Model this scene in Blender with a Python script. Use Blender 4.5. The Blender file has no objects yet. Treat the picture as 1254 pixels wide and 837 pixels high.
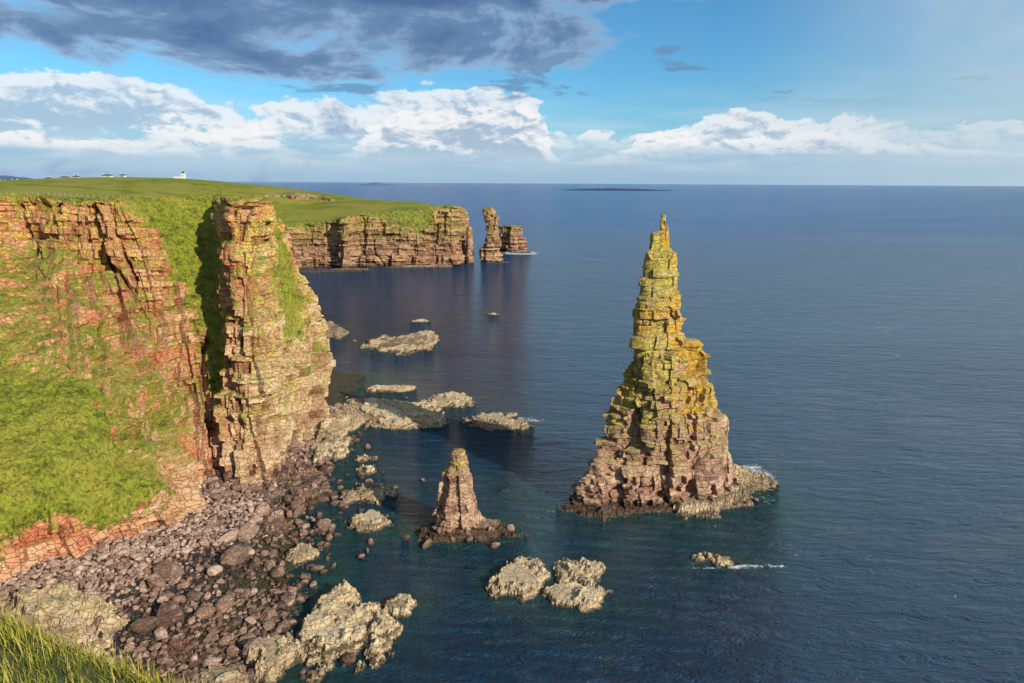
import bpy, math, random
import numpy as np
from mathutils import Vector, Matrix
from mathutils.bvhtree import BVHTree
rng = np.random.default_rng(7)
random.seed(7)
scene = bpy.context.scene

# ---------------------------------------------------------------- noise
def hsh(ix, iy, iz, seed=0):
    ix = np.asarray(ix).astype(np.int64); iy = np.asarray(iy).astype(np.int64); iz = np.asarray(iz).astype(np.int64)
    h = (ix*374761393 + iy*668265263 + iz*1274126177 + seed*974634777) & 0xFFFFFFFF
    h = ((h ^ (h >> 13))*1274126177) & 0xFFFFFFFF
    h = ((h ^ (h >> 16))*2246822519) & 0xFFFFFFFF
    h = h ^ (h >> 15)
    return (h & 0xFFFFFF)/float(0xFFFFFF)

def vnoise(x, y, z, seed=0):
    x, y, z = np.broadcast_arrays(np.asarray(x, float), np.asarray(y, float), np.asarray(z, float))
    ix = np.floor(x); iy = np.floor(y); iz = np.floor(z)
    fx = x-ix; fy = y-iy; fz = z-iz
    fx = fx*fx*(3-2*fx); fy = fy*fy*(3-2*fy); fz = fz*fz*(3-2*fz)
    r = 0
    for dx in (0, 1):
        wx = fx if dx else 1-fx
        for dy in (0, 1):
            wy = fy if dy else 1-fy
            for dz in (0, 1):
                wz = fz if dz else 1-fz
                r = r + wx*wy*wz*hsh(ix+dx, iy+dy, iz+dz, seed)
    return r*2-1

def fbm(x, y, z, oct=4, seed=0, gain=.5):
    a = 1; r = 0; t = 0
    for i in range(oct):
        r = r + a*vnoise(x*2**i, y*2**i, z*2**i, seed+i*17); t += a; a *= gain
    return r/t

def sstep(a, b, x):
    t = np.clip((x-a)/(b-a), 0, 1); return t*t*(3-2*t)

# ---------------------------------------------------------------- mesh maker
def mk(name, V, F, mat, attrs=None, smooth=False, parent=None):
    me = bpy.data.meshes.new(name)
    V = np.ascontiguousarray(V, dtype=np.float32).reshape(-1, 3)
    me.vertices.add(len(V)); me.vertices.foreach_set('co', V.ravel())
    Fs = F if isinstance(F, (list, tuple)) else [F]
    Fs = [np.asarray(f, dtype=np.int32) for f in Fs if len(f)]
    loops = np.concatenate([f.ravel() for f in Fs])
    tot = np.concatenate([np.full(len(f), f.shape[1], dtype=np.int32) for f in Fs])
    st = np.concatenate([[0], np.cumsum(tot)[:-1]]).astype(np.int32)
    me.loops.add(len(loops)); me.loops.foreach_set('vertex_index', loops)
    me.polygons.add(len(tot)); me.polygons.foreach_set('loop_start', st); me.polygons.foreach_set('loop_total', tot)
    me.polygons.foreach_set('use_smooth', np.full(len(tot), smooth, dtype=bool))
    me.update(calc_edges=True)
    for k, a in (attrs or {}).items():
        at = me.attributes.new(k, 'FLOAT', 'POINT')
        at.data.foreach_set('value', np.ascontiguousarray(a, dtype=np.float32).ravel())
    me.materials.append(mat)
    ob = bpy.data.objects.new(name, me)
    scene.collection.objects.link(ob)
    if parent: ob.parent = parent
    return ob

def gridfaces(nu, nv, closed=False):
    i = np.arange(nu if closed else nu-1)[:, None]; j = np.arange(nv-1)[None, :]
    i2 = (i+1) % nu
    a = i*nv+j; b = i2*nv+j; c = i2*nv+j+1; d = i*nv+j+1
    return np.stack([a, b, c, d], -1).reshape(-1, 4)

def join(parts):
    Vs = []; Fs = []; A = {}; o = 0
    for V, F, at in parts:
        Vs.append(V.reshape(-1, 3)); Fs.append(F+o); o += len(Vs[-1])
        for k, a in at.items(): A.setdefault(k, []).append(a.ravel())
    return np.concatenate(Vs), np.concatenate(Fs), {k: np.concatenate(v) for k, v in A.items()}

# ---------------------------------------------------------------- node helper
class NT:
    def __init__(s, tree): s.t = tree; tree.nodes.clear()
    def new(s, typ, **kw):
        n = s.t.nodes.new(typ)
        for k, v in kw.items(): setattr(n, k, v)
        return n
    def set(s, n, key, v):
        i = n.inputs[key]
        if isinstance(v, bpy.types.NodeSocket): s.t.links.new(v, i)
        else:
            if hasattr(i.default_value, '__len__') and not hasattr(v, '__len__'): v = [v]*len(i.default_value)
            if hasattr(v, '__len__') and len(i.default_value) == 4 and len(v) == 3: v = (*v, 1)
            i.default_value = v
    def m(s, op, a, b=0.0, c=None, clamp=False):
        n = s.new('ShaderNodeMath', operation=op, use_clamp=clamp)
        s.set(n, 0, a); s.set(n, 1, b)
        if c is not None: s.set(n, 2, c)
        return n.outputs[0]
    def vm(s, op, a, b=(0, 0, 0)):
        n = s.new('ShaderNodeVectorMath', operation=op); s.set(n, 0, a); s.set(n, 1, b); return n.outputs[0]
    def mix(s, f, a, b, mode='MIX'):
        n = s.new('ShaderNodeMix', data_type='RGBA', blend_type=mode)
        s.set(n, 0, f); s.set(n, 6, a); s.set(n, 7, b); return n.outputs[2]
    def mixv(s, f, a, b):
        n = s.new('ShaderNodeMix', data_type='VECTOR')
        s.set(n, 0, f); s.set(n, 4, a); s.set(n, 5, b); return n.outputs[1]
    def noise(s, v, scale, det=4, rough=.55, dist=0.0, col=False):
        n = s.new('ShaderNodeTexNoise'); s.set(n, 'Vector', v); s.set(n, 'Scale', scale); s.set(n, 'Detail', det)
        s.set(n, 'Roughness', rough); s.set(n, 'Distortion', dist); return n.outputs[1 if col else 0]
    def ss(s, x, a, b, lo=0.0, hi=1.0):
        n = s.new('ShaderNodeMapRange', interpolation_type='SMOOTHSTEP')
        s.set(n, 0, x); s.set(n, 1, a); s.set(n, 2, b); s.set(n, 3, lo); s.set(n, 4, hi); return n.outputs[0]
    def ramp(s, x, stops):
        n = s.new('ShaderNodeValToRGB'); s.set(n, 0, x); e = n.color_ramp.elements
        while len(e) < len(stops): e.new(.5)
        for el, (p, c) in zip(e, stops): el.position = p; el.color = (*c, 1)
        return n.outputs[0]
    def bump(s, h, dist, strength=1.0):
        b = s.new('ShaderNodeBump'); s.set(b, 'Height', h); s.set(b, 'Strength', strength); s.set(b, 'Distance', dist); return b.outputs[0]
    def attr(s, name):
        return s.new('ShaderNodeAttribute', attribute_name=name).outputs['Fac']

def newmat(name):
    m = bpy.data.materials.new(name); m.use_nodes = True
    t = NT(m.node_tree)
    out = t.new('ShaderNodeOutputMaterial'); p = t.new('ShaderNodeBsdfPrincipled')
    t.t.links.new(p.outputs[0], out.inputs[0])
    return m, t, p

def grass_colour(t, pos, dark=(.055, .080, .009), mid=(.185, .215, .020), dry=(.38, .31, .06), dryamt=.5):
    n1 = t.noise(pos, .06, 3, .6)
    n2 = t.noise(pos, .38, 5, .70)
    n3 = t.noise(t.vm('MULTIPLY', pos, (1, 1, .6)), 1.7, 3, .72)
    c = t.ramp(n2, [(.36, dark), (.48, mid), (.66, tuple(x*1.4 for x in mid))])
    c = t.mix(t.m('MULTIPLY', t.ss(n1, .42, .60), dryamt), c, dry)
    c = t.mix(t.ss(n3, .53, .66, 0, .8), c, tuple(x*1.0 for x in dry))
    c = t.mix(t.ss(n3, .47, .34, 0, .88), c, dark)
    return c, n2, n3

def rock_mat(name, cols, lichen=(.5, 20, 45), grass=.5, grassz=(8, 20), wetz=2.2, fine=1.0, gdry=.5, cellscale=.55, lich_cols=((.70, .40, .035), (.58, .50, .10)), bumpk=1.0, haze=0.0, wetn=3.0, wetk=.82, bigk=.6, ledge_t=1.22, pale=None, gnoise=1.9):
    m, t, p = newmat(name)
    geo = t.new('ShaderNodeNewGeometry'); pos = geo.outputs['Position']
    sep = t.new('ShaderNodeSeparateXYZ'); t.set(sep, 0, pos); z = sep.outputs[2]
    nsep = t.new('ShaderNodeSeparateXYZ'); t.set(nsep, 0, geo.outputs['Normal']); nz = nsep.outputs[2]
    mask = t.attr('mask'); tone = t.attr('tone')
    w = t.vm('ADD', pos, t.vm('MULTIPLY', t.vm('SUBTRACT', t.noise(pos, .3, 2, .5, col=True), (.5, .5, .5)), (2.0, 2.0, 1.2)))
    strata = t.noise(t.vm('MULTIPLY', w, (.05, .05, 1.0)), 1.3*fine, 4, .7)
    big = t.noise(w, .09, 3, .6)
    med = t.noise(w, .7*fine, 5, .68)
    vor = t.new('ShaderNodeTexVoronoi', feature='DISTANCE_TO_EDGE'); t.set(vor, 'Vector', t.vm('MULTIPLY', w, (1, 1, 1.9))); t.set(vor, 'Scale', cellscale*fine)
    sv = t.m('ADD', t.m('MULTIPLY', strata, .58), t.m('MULTIPLY', tone, .45))
    c = t.ramp(sv, [(.28, cols[0]), (.40, cols[1]), (.54, cols[2]), (.72, cols[3])])
    bk = t.ss(big, .38, .62, 0, bigk)
    px = None
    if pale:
        px = t.ss(t.m('ADD', sep.outputs[0], t.m('MULTIPLY', t.m('SUBTRACT', big, .5), 16.0)), pale[0], pale[1])  # less red, more lichen; also lightens the colour of the sunlit buttress faces
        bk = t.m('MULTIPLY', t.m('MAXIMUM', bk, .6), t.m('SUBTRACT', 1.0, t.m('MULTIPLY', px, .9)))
    c = t.mix(bk, c, t.mix(.62, c, cols[4]))
    c = t.mix(t.ss(med, .43, .27, 0, .8), c, tuple(x*.3 for x in cols[0]))  # hollows darkened in colour, adding contrast the relief shading lacks
    c = t.mix(t.ss(med, .55, .75, 0, .5), c, tuple(min(1, x*1.15) for x in cols[3]))
    if lichen[0] > 0:
        ln = t.noise(w, .3, 5, .72); lz = t.ss(z, lichen[1], lichen[2])
        lf = t.m('ADD', ln, t.m('MULTIPLY_ADD', lz, .30, -.15))
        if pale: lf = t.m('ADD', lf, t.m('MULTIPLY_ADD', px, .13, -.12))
        lf = t.m('MULTIPLY', t.ss(lf, .50, .60), lichen[0])
        lc = t.mix(t.ss(big, .42, .58), lich_cols[0], lich_cols[1])
        lc = t.mix(t.ss(strata, .42, .62, 0, .5), lc, c)
        lc = t.mix(t.ss(med, .44, .28, 0, .7), lc, cols[0])
        c = t.mix(lf, c, lc)
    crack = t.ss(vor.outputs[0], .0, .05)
    c = t.mix(t.m('MULTIPLY', t.m('SUBTRACT', 1.0, crack), .45), c, tuple(x*.25 for x in cols[0]))  # dark joint lines, with crevice shade painted into the colour
    g = None
    if grass > 0:
        gc, g2, g3 = grass_colour(t, pos, dryamt=gdry)
        gn = t.noise(pos, .2, 5, .70)
        gm = t.m('ADD', t.m('SUBTRACT', .5, mask), t.m('MULTIPLY', t.m('SUBTRACT', gn, .5), gnoise))
        gm = t.ss(gm, -.03, .05)
        ledge = t.m('MULTIPLY', t.ss(t.m('ADD', nz, t.m('MULTIPLY', gn, 1.3)), ledge_t, ledge_t+.14), t.ss(z, grassz[0], grassz[1]))
        ledge = t.m('MULTIPLY', ledge, grass)
        g = t.m('MAXIMUM', gm, ledge)
        g = t.m('MULTIPLY', g, t.ss(z, 1.5, 4))
        c = t.mix(g, c, gc)
    wn = t.m('ADD', z, t.m('MULTIPLY', t.m('SUBTRACT', med, .5), wetn))
    wet = t.ss(wn, wetz, wetz*.3)
    col = t.mix(t.m('MULTIPLY', wet, wetk), c, (.028, .021, .013))
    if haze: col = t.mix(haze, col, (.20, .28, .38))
    t.set(p, 'Base Color', col)
    t.set(p, 'Roughness', t.m('SUBTRACT', .92, t.m('MULTIPLY', wet, .4)))
    t.set(p, 'Specular IOR Level', .2)
    hgt = t.m('ADD', t.m('MULTIPLY', crack, .3), t.m('ADD', t.m('MULTIPLY', med, 1.0), t.m('MULTIPLY', strata, .7)))
    nb = t.bump(hgt, .85*bumpk)
    if grass > 0:
        ng = t.bump(t.m('ADD', t.m('MULTIPLY', g3, .6), t.m('MULTIPLY', g2, 1.2)), .9)
        nb = t.vm('NORMALIZE', t.mixv(g, nb, ng))
    t.set(p, 'Normal', nb)
    return m

ochre = [(.13, .065, .04), (.38, .215, .115), (.60, .40, .22), (.74, .59, .36), (.64, .145, .065)]
redc = [(.13, .055, .035), (.32, .135, .08), (.46, .23, .13), (.54, .36, .22), (.50, .15, .075)]
tan = [(.17, .125, .08), (.37, .28, .175), (.54, .42, .26), (.64, .52, .34), (.42, .29, .19)]
pink = [(.12, .065, .055), (.36, .215, .155), (.56, .365, .245), (.70, .53, .36), (.50, .24, .17)]
farc = [(.05, .027, .018), (.20, .105, .06), (.43, .25, .14), (.62, .43, .25), (.38, .16, .08)]
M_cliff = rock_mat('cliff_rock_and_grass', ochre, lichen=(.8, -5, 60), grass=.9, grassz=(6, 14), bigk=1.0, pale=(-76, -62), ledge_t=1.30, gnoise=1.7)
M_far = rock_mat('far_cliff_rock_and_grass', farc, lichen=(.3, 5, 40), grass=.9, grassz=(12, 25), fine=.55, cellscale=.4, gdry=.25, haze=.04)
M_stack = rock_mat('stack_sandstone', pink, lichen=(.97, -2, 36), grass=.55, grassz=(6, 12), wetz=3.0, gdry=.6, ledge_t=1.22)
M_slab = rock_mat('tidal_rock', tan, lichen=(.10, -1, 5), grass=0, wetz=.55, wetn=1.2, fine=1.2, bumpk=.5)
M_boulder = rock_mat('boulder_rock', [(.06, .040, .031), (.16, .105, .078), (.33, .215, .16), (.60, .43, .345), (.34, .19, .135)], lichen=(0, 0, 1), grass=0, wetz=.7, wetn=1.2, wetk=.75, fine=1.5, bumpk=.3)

# ---------------------------------------------------------------- strata / block displacement
beds = np.cumsum(np.concatenate([[-12], np.random.default_rng(3).uniform(.45, 2.6, 90)]))
def bed_of(x, y, z, seed, warp=1.0):
    zz = z + .02*x + .9*warp*vnoise(x*.05, y*.05, z*.05, seed+5)
    b = np.searchsorted(beds, zz)
    lo = beds[np.clip(b-1, 0, len(beds)-1)]; hi = beds[np.clip(b, 0, len(beds)-1)]
    return b, np.minimum(zz-lo, hi-zz)
def block_off(s, z, x, y, seed, bsz=1.0):
    b, edge = bed_of(x, y, z, seed)
    hb = hsh(b, 0*b, 0*b, seed)
    size = (1.3+3.4*hsh(b, 0*b+1, 0*b, seed))*bsz
    blk = np.floor((s+60*hsh(b, 0*b+2, 0*b, seed)+.35*vnoise(s*.3, z*.4, 0, seed+9))/size)
    hk = hsh(b, blk, 0*b, seed+1)
    groove = -(1-sstep(0, .28, edge))*hsh(b, blk, 0*b+3, seed+2)
    return hb-.5, hk-.5, groove, .4*hb+.6*hk

def card(P, samples, k=.5, axis=0):
    P = np.moveaxis(P, axis, 0); n = len(P); out = []
    for i in range(n-1):
        p1, p2 = P[i], P[i+1]
        p0 = P[i-1] if i > 0 else 2*p1-p2
        p3 = P[i+2] if i+2 < n else 2*p2-p1
        m1 = k*(p2-p0); m2 = k*(p3-p1)
        ns = samples[i]
        for tt in np.linspace(0, 1, ns, endpoint=False):
            h00 = 2*tt**3-3*tt**2+1; h10 = tt**3-2*tt**2+tt; h01 = -2*tt**3+3*tt**2; h11 = tt**3-tt**2
            out.append(h00*p1+h10*m1+h01*p2+h11*m2)
    out.append(P[-1])
    return np.moveaxis(np.array(out), 0, axis)

def loft(ctrl, res, seed, amp=(1.0, 1.0, 1.4), ku=.4, kv=.33, bsz=1.0, grassamp=.5, ribs=0.0):
    C = np.array(ctrl, float)
    nu, nv, _ = C.shape
    su = [max(2, int(np.mean(np.linalg.norm(C[i+1, 2:, :3]-C[i, 2:, :3], axis=-1))/res(i))) for i in range(nu-1)]
    rm = min(res(i) for i in range(nu-1))
    sv = [max(2, int(np.median(np.linalg.norm(C[:, j+1, :3]-C[:, j, :3], axis=-1))/rm)) for j in range(nv-1)]
    D = card(card(C, su, ku, 0), sv, kv, 1)
    P = D[..., :3]; mask = np.clip(D[..., 3], 0, 1)
    du = np.gradient(P, axis=0); dv = np.gradient(P, axis=1)
    N = np.cross(dv, du); N /= np.linalg.norm(N, axis=-1, keepdims=True)+1e-9
    seg = np.linalg.norm(np.diff(P, axis=0), axis=-1)[:, P.shape[1]//3:].mean(1)
    s = np.concatenate([[0], np.cumsum(seg)])[:, None]*np.ones(P.shape[1])[None]
    x, y, z = P[..., 0], P[..., 1], P[..., 2]
    hb, hk, gr, tone = block_off(s, z, x, y, seed, bsz=bsz)
    cw = s/5.5*1.0/bsz + .5*vnoise(s*.15, z*.06, 0, seed+3)
    colh = hsh(np.floor(cw), 0*cw, 0*cw, seed+8)-.5
    col2 = hsh(np.floor(cw*2.3+.2*vnoise(s*.2, z*.15, 3, seed)), 0*cw, np.floor(z/9), seed+11)-.5
    steep = 1-sstep(.80, .96, np.abs(N[..., 2]))
    rk = sstep(.30, .62, mask+.45*fbm(x*.12, y*.12, z*.12, 3, seed+2))*steep
    cleft = -np.clip(1-np.abs(fbm(s*.10, z*.035, 0, 3, seed+20))/.10, 0, 1)*ribs*sstep(.25, .75, np.abs(N[..., 2]))
    rock = amp[0]*hb + amp[1]*hk + .35*gr + amp[2]*(colh*1.3+col2*.9) + 2.2*fbm(x*.10, y*.10, z*.10, 4, seed+4)+cleft
    soft = grassamp*(2.4*fbm(x*.08, y*.08, z*.08, 3, seed+6) + 1.2*fbm(x*.35, y*.35, z*.6, 3, seed+7) + .6*fbm(x*1.2, y*1.2, z*1.2, 2, seed+12))
    d = rk*rock + (1-rk)*soft
    Nh = N.copy(); Nh[..., 2] *= np.where(rk > .5, .25, 1); Nh /= np.linalg.norm(Nh, axis=-1, keepdims=True)+1e-9
    Q = P + Nh*d[..., None]
    return Q, gridfaces(*P.shape[:2]), dict(mask=mask, tone=tone)

# ---------------------------------------------------------------- near cliffs
def ST(tx, ty, tz, *rows, m, off=((-26, 24), (-9, 8))):
    pts = [(tx+off[0][0], ty+off[0][1], tz-7, 0.), (tx+off[1][0], ty+off[1][1], tz+.4, 0.), (tx, ty, tz, m[0])]
    for r, mm in zip(rows, m[1:]): pts.append((*r, mm))
    f = rows[-1]
    pts.append((f[0]+1.5, f[1]-1.0, -4., 1.))
    return pts
A = [
 ST(5, -8, 60, (7, 0, 48), (9, 8, 34), (10, 14, 19), (12, 20, 8), (15, 25, 1), m=[.3, .5, .6, .8, 1, 1]),
 ST(-90, 20, 62, (-85, 28, 50), (-80, 35, 36), (-75, 40, 20), (-70, 45, 8), (-66, 50, 3), m=[0, .3, .5, .3, .5, 1]),
 ST(-190, 165, 65, (-170, 145, 54), (-140, 120, 39), (-115, 95, 22), (-102, 82, 9), (-94, 76, 3), m=[.4, .8, .6, 0, .3, 1]),
 ST(-147, 200, 64, (-143, 191, 52), (-119, 156, 38.5), (-92, 116, 22), (-85, 105, 9), (-82.5, 103, 2.5), m=[.6, 1.2, .85, -.2, .55, 1]),
 ST(-131.7, 198, 64, (-125.5, 188, 52), (-107.7, 161, 36.5), (-87, 129, 23.4), (-77.5, 115, 9.5), (-75, 113.5, 2.5), m=[.6, 1.3, 1.1, -.05, .45, 1]),
 ST(-120, 198, 64, (-115, 191, 50), (-102, 173, 34.0), (-86, 148.5, 20.5), (-69.5, 128, 8.5), (-65.5, 126, 2.5), m=[.6, 1.5, 1.6, 1.0, .45, 1]),
 ST(-112, 200, 64, (-104, 192, 48), (-95, 180, 32.5), (-87, 167.5, 19), (-78.2, 153.5, 8.9), (-73, 145.6, 2.5), m=[.35, 1.3, 1.7, 1.8, 1.5, 1], off=((-24, 22), (-7, 9))),
 ST(-107, 214, 64, (-99, 202, 51), (-92.5, 189.5, 35), (-85.5, 175, 21), (-78.5, 160, 9), (-72, 149, 2.5), m=[0, .1, .6, 1.2, 1.2, 1], off=((-16, 22), (-6, 9))),
 ST(-98, 228, 64, (-92, 213, 52), (-84.5, 195, 35), (-78.5, 178, 22), (-74.5, 163, 9), (-69.5, 151.5, 2.5), m=[.3, .1, .0, .15, .7, 1], off=((-6, 26), (-3, 10))),
 ST(-81.5, 197, 64.5, (-77.6, 188.5, 53.4), (-73.5, 175.5, 37.7), (-71, 166, 24.7), (-67.8, 155.5, 11.4), (-63.7, 146.6, 2.5), m=[.8, 1, 1.1, 1.3, 1.3, 1], off=((-3, 38), (.5, 14))),
 ST(-71.6, 199, 64.5, (-69.6, 191, 53), (-66, 177.5, 37), (-62.9, 168, 24.2), (-59.9, 158, 10.3), (-56.7, 151, 2.5), m=[.8, 1, 1.1, 1.3, 1.3, 1], off=((-10, 36), (-4, 12))),
 ST(-74.5, 214, 60.6, (-68.6, 205, 44.6), (-64.8, 195, 29.1), (-61.8, 185, 17.2), (-59.7, 176, 8.2), (-57.4, 165.5, 2.5), m=[.45, .20, .30, .80, 1.1, 1], off=((-16, 24), (-6, 6))),
 ST(-77.4, 229, 50, (-68.4, 222, 34.5), (-62.5, 218, 23), (-60, 212, 14.9), (-59, 205, 6.1), (-57, 198, 2), m=[.7, .7, 1, 1.2, 1.2, 1], off=((-26, 20), (-9, 5))),
 ST(-92, 262, 56, (-88, 258, 40), (-85, 254, 26), (-82, 250, 14), (-79, 246, 6), (-76, 242, 1), m=[.6, .6, .7, 1, 1, 1]),
 ST(-150, 320, 54, (-145, 321, 40), (-139, 323, 26), (-133, 325, 14), (-128, 327, 6), (-122, 329, 0), m=[.6, .8, .9, 1, 1, 1]),
 ST(-215, 420, 45, (-210, 421, 35), (-204, 423, 24), (-199, 425, 12), (-195, 427, 6), (-190, 429, 0), m=[.6, .8, .9, 1, 1, 1]),
 ST(-240, 530, 36, (-236, 528, 28), (-230, 526, 20), (-226, 524, 12), (-222, 522, 6), (-218, 520, 0), m=[.6, .8, .9, 1, 1, 1]),
]
resA = lambda i: .32 if 3 <= i <= 12 else (2.0 if i < 2 or i > 13 else .9)
V, F, at = loft(A, resA, 21, amp=(.7, 2.0, 2.8), grassamp=.8, ribs=3.5)
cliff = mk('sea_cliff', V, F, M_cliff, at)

# far headland cliffs
def SB(tx, ty, tz, fx, fy, m, q=.25):
    L = lambda f, zz, mm: (tx+(fx-tx)*f, ty+(fy-ty)*f, zz, mm)
    dx, dy = tx-fx, ty-fy; d = math.hypot(dx, dy)+1e-6; dx /= d; dy /= d
    return [(tx+30*dx, ty+30*dy, tz-8, 0.), (tx+10*dx, ty+10*dy, tz+1.0, 0.), (tx, ty, tz, m[0]),
            L(q, tz*.78, m[1]), L(.5, tz*.45, m[2]), L(.8, tz*.2, 1.), L(1, 1.0, 1.), (fx-1.5*dx, fy-1.5*dy, -4., 1.)]
B = [SB(-225, 568, 32, -215, 550, (.3, .8, 1)), SB(-195, 572, 33, -184, 556, (.3, .9, 1)), SB(-172, 584, 36, -165, 568, (.2, .8, 1)),
     SB(-150, 580, 39, -150, 570, (.3, 1, 1.2)), SB(-137, 566, 41, -139, 557, (.5, 1.2, 1.2)), SB(-130, 586, 42, -130, 580, (.6, 1.4, 1.4)),
     SB(-110, 592, 43, -106, 578, (.1, .9, 1.2)), SB(-92, 594, 45, -90, 580, (0, .2, 1)), SB(-74, 597, 47, -72, 582, (.1, .25, .9)), SB(-62, 599, 48.5, -59, 584, (.5, 1, 1)),
     SB(-53, 600, 49, -48, 588, (.6, 1, 1)), SB(-45, 612, 47, -40, 606, (.6, 1, 1)), SB(-47, 650, 45, -39, 650, (.3, 1, 1)),
     SB(-58, 700, 44, -47, 705, (.3, 1, 1)), SB(-110, 800, 42, -95, 808, (.3, 1, 1)), SB(-220, 950, 42, -200, 960, (.3, 1, 1))]
V, F, at = loft(B, lambda i: .8 if i < 12 else 3.0, 33, amp=(2.0, 2.0, 4.0), bsz=2.0, grassamp=.8)
mk('headland_cliff', V, F, M_far, at)
C = [SB(-262, 712, 55, -262, 704, (.3, .8, 1)), SB(-240, 722, 57, -238, 712, (.4, 1, 1)), SB(-222, 716, 57.5, -220, 706, (.4, 1, 1)), SB(-203, 722, 56, -201, 712, (.4, 1, 1)), SB(-186, 712, 53, -182, 705, (.4, .9, 1)), SB(-176, 712, 49, -170, 700, (0, .1, .2))]
C = [[(a, b, max(c, 40) if k > 5 else (c if c > 40 else 42), d) for k, (a, b, c, d) in enumerate(st)] for st in C]
V, F, at = loft(C, lambda i: 1.0, 35, amp=(1.2, 1.2, 1.8), bsz=1.6)
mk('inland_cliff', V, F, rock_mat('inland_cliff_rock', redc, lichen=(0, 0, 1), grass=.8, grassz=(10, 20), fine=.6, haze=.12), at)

# ---------------------------------------------------------------- grassland sheet (heights by thin plate spline)
poly = np.array([(-152, 208), (-134, 206), (-122, 206), (-118, 211), (-113, 224), (-102, 240), (-92, 240), (-82, 212), (-77, 212), (-80, 222), (-92, 244), (-104, 272), (-162, 328), (-228, 428), (-254, 540), (-232, 580), (-199, 586),
 (-175, 596), (-152, 592), (-140, 592), (-131, 598), (-111, 604), (-76, 608), (-58, 611), (-55, 620), (-57, 650), (-68, 702), (-118, 800), (-228, 950), (-420, 1400), (-3500, 2600), (-3500, 150), (-196, 174)], float)
hp = [(-152, 208, 64), (-134, 206, 64), (-122, 206, 64), (-109, 222, 64), (-102, 234, 64), (-83, 206, 64), (-76, 212, 62), (-86, 236, 59), (-100, 268, 56.5), (-160, 325, 54), (-226, 424, 45.5), (-252, 538, 37),
      (-229, 575, 33), (-197, 580, 34), (-173, 592, 37), (-150, 588, 40), (-131, 592, 42.5), (-111, 600, 44), (-76, 605, 47.5), (-53, 608, 49), (-47, 650, 45), (-60, 702, 44), (-118, 800, 42), (-228, 950, 42),
      (-140, 260, 63), (-200, 260, 65), (-300, 300, 64), (-500, 350, 62), (-250, 400, 55), (-400, 500, 56), (-300, 560, 44), (-330, 650, 54), (-250, 640, 47), (-180, 660, 48), (-215, 702, 47), (-215, 730, 56.5), (-120, 670, 51), (-95, 700, 51),
      (-205, 770, 58), (-260, 800, 63), (-310, 820, 67), (-380, 880, 71), (-450, 900, 73), (-530, 900, 72), (-600, 900, 68), (-680, 900, 62), (-760, 880, 56), (-1000, 850, 46), (-450, 1100, 55), (-700, 1200, 45), (-1500, 900, 40), (-2500, 1200, 40), (-3400, 2400, 30), (-450, 1500, 20), (-1000, 400, 58), (-2500, 300, 60)]
hp = np.array(hp, float)
def tps(q):
    r = np.linalg.norm(q[:, None, :2]-hp[None, :, :2], axis=-1)/100
    return np.where(r > 0, r*r*np.log(r+1e-9), 0)
K = tps(hp) + np.eye(len(hp))*.02
Pm = np.c_[np.ones(len(hp)), hp[:, :2]/100]
Sm = np.block([[K, Pm], [Pm.T, np.zeros((3, 3))]])
wts = np.linalg.solve(Sm, np.r_[hp[:, 2], 0, 0, 0])
def land_h(q):
    out = np.empty(len(q))
    for k in range(0, len(q), 20000):
        qq = q[k:k+20000]; out[k:k+20000] = tps(qq)@wts[:-3] + np.c_[np.ones(len(qq)), qq[:, :2]/100]@wts[-3:]
    return out
def polydist(q, pl, closed=True):
    d = np.full(len(q), 1e9); ins = np.zeros(len(q), bool)
    n = len(pl)
    for i in range(n if closed else n-1):
        a = pl[i]; b = pl[(i+1) % n]; ab = b-a
        tt = np.clip(((q-a)@ab)/(ab@ab), 0, 1)
        d = np.minimum(d, np.linalg.norm(q-(a+tt[:, None]*ab), axis=1))
        c = ((a[1] > q[:, 1]) != (b[1] > q[:, 1]))
        xi = a[0]+(q[:, 1]-a[1])/((b[1]-a[1]) if b[1] != a[1] else 1e-9)*ab[0]
        ins ^= c & (q[:, 0] < xi)
    return np.where(ins, -d, d) if closed else d
gx = np.concatenate([-250-np.cumsum(4*1.07**np.arange(58))[::-1], np.arange(-250, -30, 2.0)]); gx = gx[gx > -3400]
gy = np.concatenate([np.arange(165, 760, 2.0), 760+np.cumsum(4*1.04**np.arange(75))]); gy = gy[gy < 2500]
GX, GY = np.meshgrid(gx, gy, indexing='ij')
q = np.c_[GX.ravel(), GY.ravel()]
d = polydist(q, poly)
h = land_h(q) + .5*fbm(q[:, 0]*.03, q[:, 1]*.03, 0, 3, 3)
h = h - np.clip(d, 0, 8)*3 - .4
keep = d < 7
F = gridfaces(len(gx), len(gy)); F = F[keep[F].all(1)]
Mg, t, p = newmat('grassland')
geo = t.new('ShaderNodeNewGeometry'); pos = geo.outputs['Position']
c, g2, g3 = grass_colour(t, pos, dryamt=.45)
bigf = t.noise(t.vm('MULTIPLY', pos, (1, .5, 1)), .012, 4, .6)
c = t.mix(t.ss(bigf, .45, .6, 0, .75), c, (.27, .25, .05))
c = t.mix(t.ss(t.noise(t.vm('MULTIPLY', pos, (.6, 1.5, 1)), .03, 4, .6), .52, .62, 0, .55), c, (.09, .14, .018))
t.set(p, 'Base Color', c); t.set(p, 'Roughness', .95); t.set(p, 'Specular IOR Level', .15)
t.set(p, 'Normal', t.bump(g2, .8))
land = mk('grassland', np.c_[q, h], F, Mg, smooth=True)

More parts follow.
